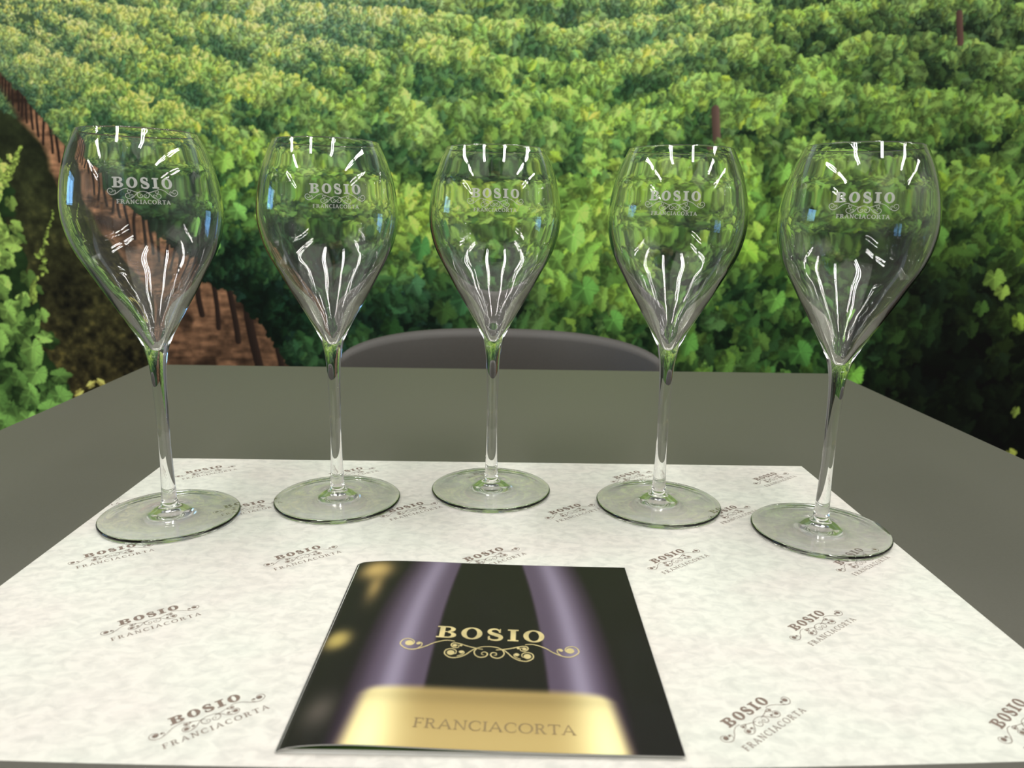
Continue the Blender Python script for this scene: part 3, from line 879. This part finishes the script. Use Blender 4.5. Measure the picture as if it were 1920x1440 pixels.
# white paper edge round the cover
E_, EF = [], []
loop = [(u, 0) for u in np.linspace(0, 1, 80)] + [(1, v) for v in np.linspace(0, 1, 60)[1:]] + [(u, 1) for u in np.linspace(1, 0, 80)[1:]] + [(0, v) for v in np.linspace(1, 0, 60)[1:-1]]
for (u, v) in loop:
    x, y, z = (u - .5) * (BS + .0005), (v - .5) * (BS + .0005), lift(u, v)
    E_ += [(x, y, z + .00002), (x, y, z - .00030), ((u - .5) * (BS - .004), (v - .5) * (BS - .004), z - .00032)]
n = len(loop)
for i in range(n):
    k = (i + 1) % n
    EF += [(3 * i, 3 * i + 1, 3 * k + 1, 3 * k), (3 * i + 1, 3 * i + 2, 3 * k + 2, 3 * k + 1)]
mesh('cover_edge', E_, EF, M_PAGE, bk)['label'] = 'white paper edge'
def on_cover(vf, x, y, name, mat, dz, rot=0):
    V = []
    for a, b in vf[0]:
        X = x + a * math.cos(rot) - b * math.sin(rot); Y = y + a * math.sin(rot) + b * math.cos(rot)
        u, v = X / BS + .5, Y / BS + .5
        V.append((X, Y, lift(u, v) + dz))
    return mesh(name, V, vf[1], mat, bk)
OR = ornament(.0806 / 1630, 12, .95)
lg = join([(word('BOSIO', .0500, .0098, .25, .10), -.0250, .0)])
on_cover(lg, .0015, -.0022, 'foil_lettering', M_FOIL, .00012, math.radians(-1.2))['label'] = 'raised gold foil name'
on_cover((([(a, b * 1.12) for a, b in OR[0]]), OR[1]), .0015, -.0038, 'foil_scrollwork', M_FOIL, .00012, math.radians(-1.2))['label'] = 'gold foil scroll ornament'
on_cover(word('FRANCIACORTA', .0620, .0056, .13, .07), -.0262, -.0640, 'printed_lettering', M_GREYINK, .00010, math.radians(-1.0))['label'] = 'dark gold capitals on the label'

# ------------------------------------------------------------------ wine glasses
GH = .235
OUT = [(.0322, .2350), (.0341, .2310), (.0372, .2240), (.0398, .2160), (.0420, .2065), (.0433, .1965), (.0433, .1890), (.0424, .1820), (.0402, .1735), (.0369, .1655), (.0316, .1560), (.0256, .1450), (.0187, .1330),
       (.0134, .1235), (.0093, .1155), (.0067, .1084), (.0051, .1000), (.0044, .0900), (.0040, .0757), (.0036, .0600), (.0036, .0475), (.0040, .0300), (.0045, .0160), (.0050, .0110)]
INN = [(.0310, .2350), (.0330, .2310), (.0361, .2240), (.0388, .2160), (.0409, .2065), (.0422, .1965), (.0421, .1890), (.0410, .1820), (.0386, .1735), (.0350, .1655), (.0293, .1560), (.0226, .1450), (.0145, .1330),
       (.0085, .1235), (.0045, .1155), (.0020, .1105), (.0, .1095)]
FOOTP = [(.0050, .0110), (.0058, .0090), (.0062, .0082), (.0078, .0073), (.0115, .0060), (.0165, .0047), (.0230, .0038), (.0320, .0033), (.0400, .0032), (.0418, .0029), (.0423, .0022), (.0423, .0010), (.0417, .0002),
         (.0385, .0003), (.0300, .0009), (.0200, .0014), (.0100, .0020), (.0045, .0030), (.0, .0034)]
def prof(P, k=5):
    return [(max(p.x, 0), p.y) for p in spline(P, k)]
SEG = 112
def lathe(name, P, mat, parent):
    V, F = [], []
    P = list(P)
    first = []
    for (r, z) in P:
        if r < 1e-6:
            first.append((len(V), 1)); V.append((0, 0, z))
        else:
            first.append((len(V), SEG)); V += [(r * math.cos(2 * PI * k / SEG), r * math.sin(2 * PI * k / SEG), z) for k in range(SEG)]
    for i in range(len(P) - 1):
        a, na = first[i]; b, nb = first[i + 1]
        for k in range(SEG):
            k2 = (k + 1) % SEG
            if na == 1: F.append((a, b + k, b + k2))
            elif nb == 1: F.append((a + k, b, a + k2))
            else: F.append((a + k, b + k, b + k2, a + k2))
    return mesh(name, V, F, mat, parent, smooth=True)
of = prof(OUT, 5)
js = 17 * 5                                        # joint between bowl and stem, at z = .090
rimz = [(.03100, .2350), (.03118, .23532), (.03160, .23550), (.03202, .23532), (.0322, .2350)]
inner = prof(INN, 5)[::-1]                         # from the inner tip up to the rim
bowl_p = inner[:-1] + rimz + of[1:js + 1]
stem_p = of[js:]
foot_p = prof(FOOTP, 5)
foot_p[0] = stem_p[-1]

def surf(z):
    zs = [p[1] for p in of][::-1]; rs = [p[0] for p in of][::-1]
    return float(np.interp(z, zs, rs))
# logo: mapped onto the outer wall, facing -y; centre height found on the photo
LS = .0297 / 1390
glogo = join([(word('BOSIO', .0300, .0055, .30, .13), -.0150, .0002), (ornament(LS, 15, 0), 0, 0), (word('FRANCIACORTA', .0262, .00215, .20, .12), -.0131, -.0080)])
ZB = .2032
def logo_mesh(name, parent):
    V = []
    for a, b in glogo[0]:
        z = ZB + b; r = surf(z) + .00012
        # step along the meridian rather than straight up
        ph = a / surf(ZB - .002)
        V.append((r * math.sin(ph), -r * math.cos(ph), z))
    return mesh(name, V, glogo[1], M_ETCH, parent)

GL = [((-.22490, .44372), 'leftmost of five wine glasses, in front of the mural\'s brown soil strip', 0),
      ((-.12618, .47970), 'second wine glass from the left, beside the left end of the chair back', 6.0),
      ((-.02228, .50580), 'middle of the five wine glasses, in front of the chair back\'s centre', 0),
      ((.09402, .48746), 'second wine glass from the right, before the chair back\'s right end', -2.5),
      ((.19061, .44872), 'rightmost of five wine glasses, beside the darkest part of the mural', 4.0)]
g0 = empty('wine_glass')
lathe('bowl', bowl_p, M_GLASS, g0)
lathe('stem', stem_p, M_GLASS, g0)
lathe('foot', foot_p, M_GLASS, g0)
logo_mesh('etched_lettering', g0)['label'] = 'frosted white lettering and scrolls'
def copy_thing(root):
    r = root.copy(); C.objects.link(r)
    for ch in list(root.children):
        c = ch.copy(); C.objects.link(c); c.parent = r
    return r
glasses = [g0] + [copy_thing(g0) for _ in range(4)]
for o, ((x, y), lab_, dang) in zip(glasses, GL):
    o.location = (x, y, TZ + .0005)
    az = math.atan2(x, y)                          # turn the lettering towards the viewer's side of the table
    o.rotation_euler = (0, 0, -az + math.radians(dang))
    tag(o, lab_, 'wine glass', 'tasting glasses in a row on the placemat')
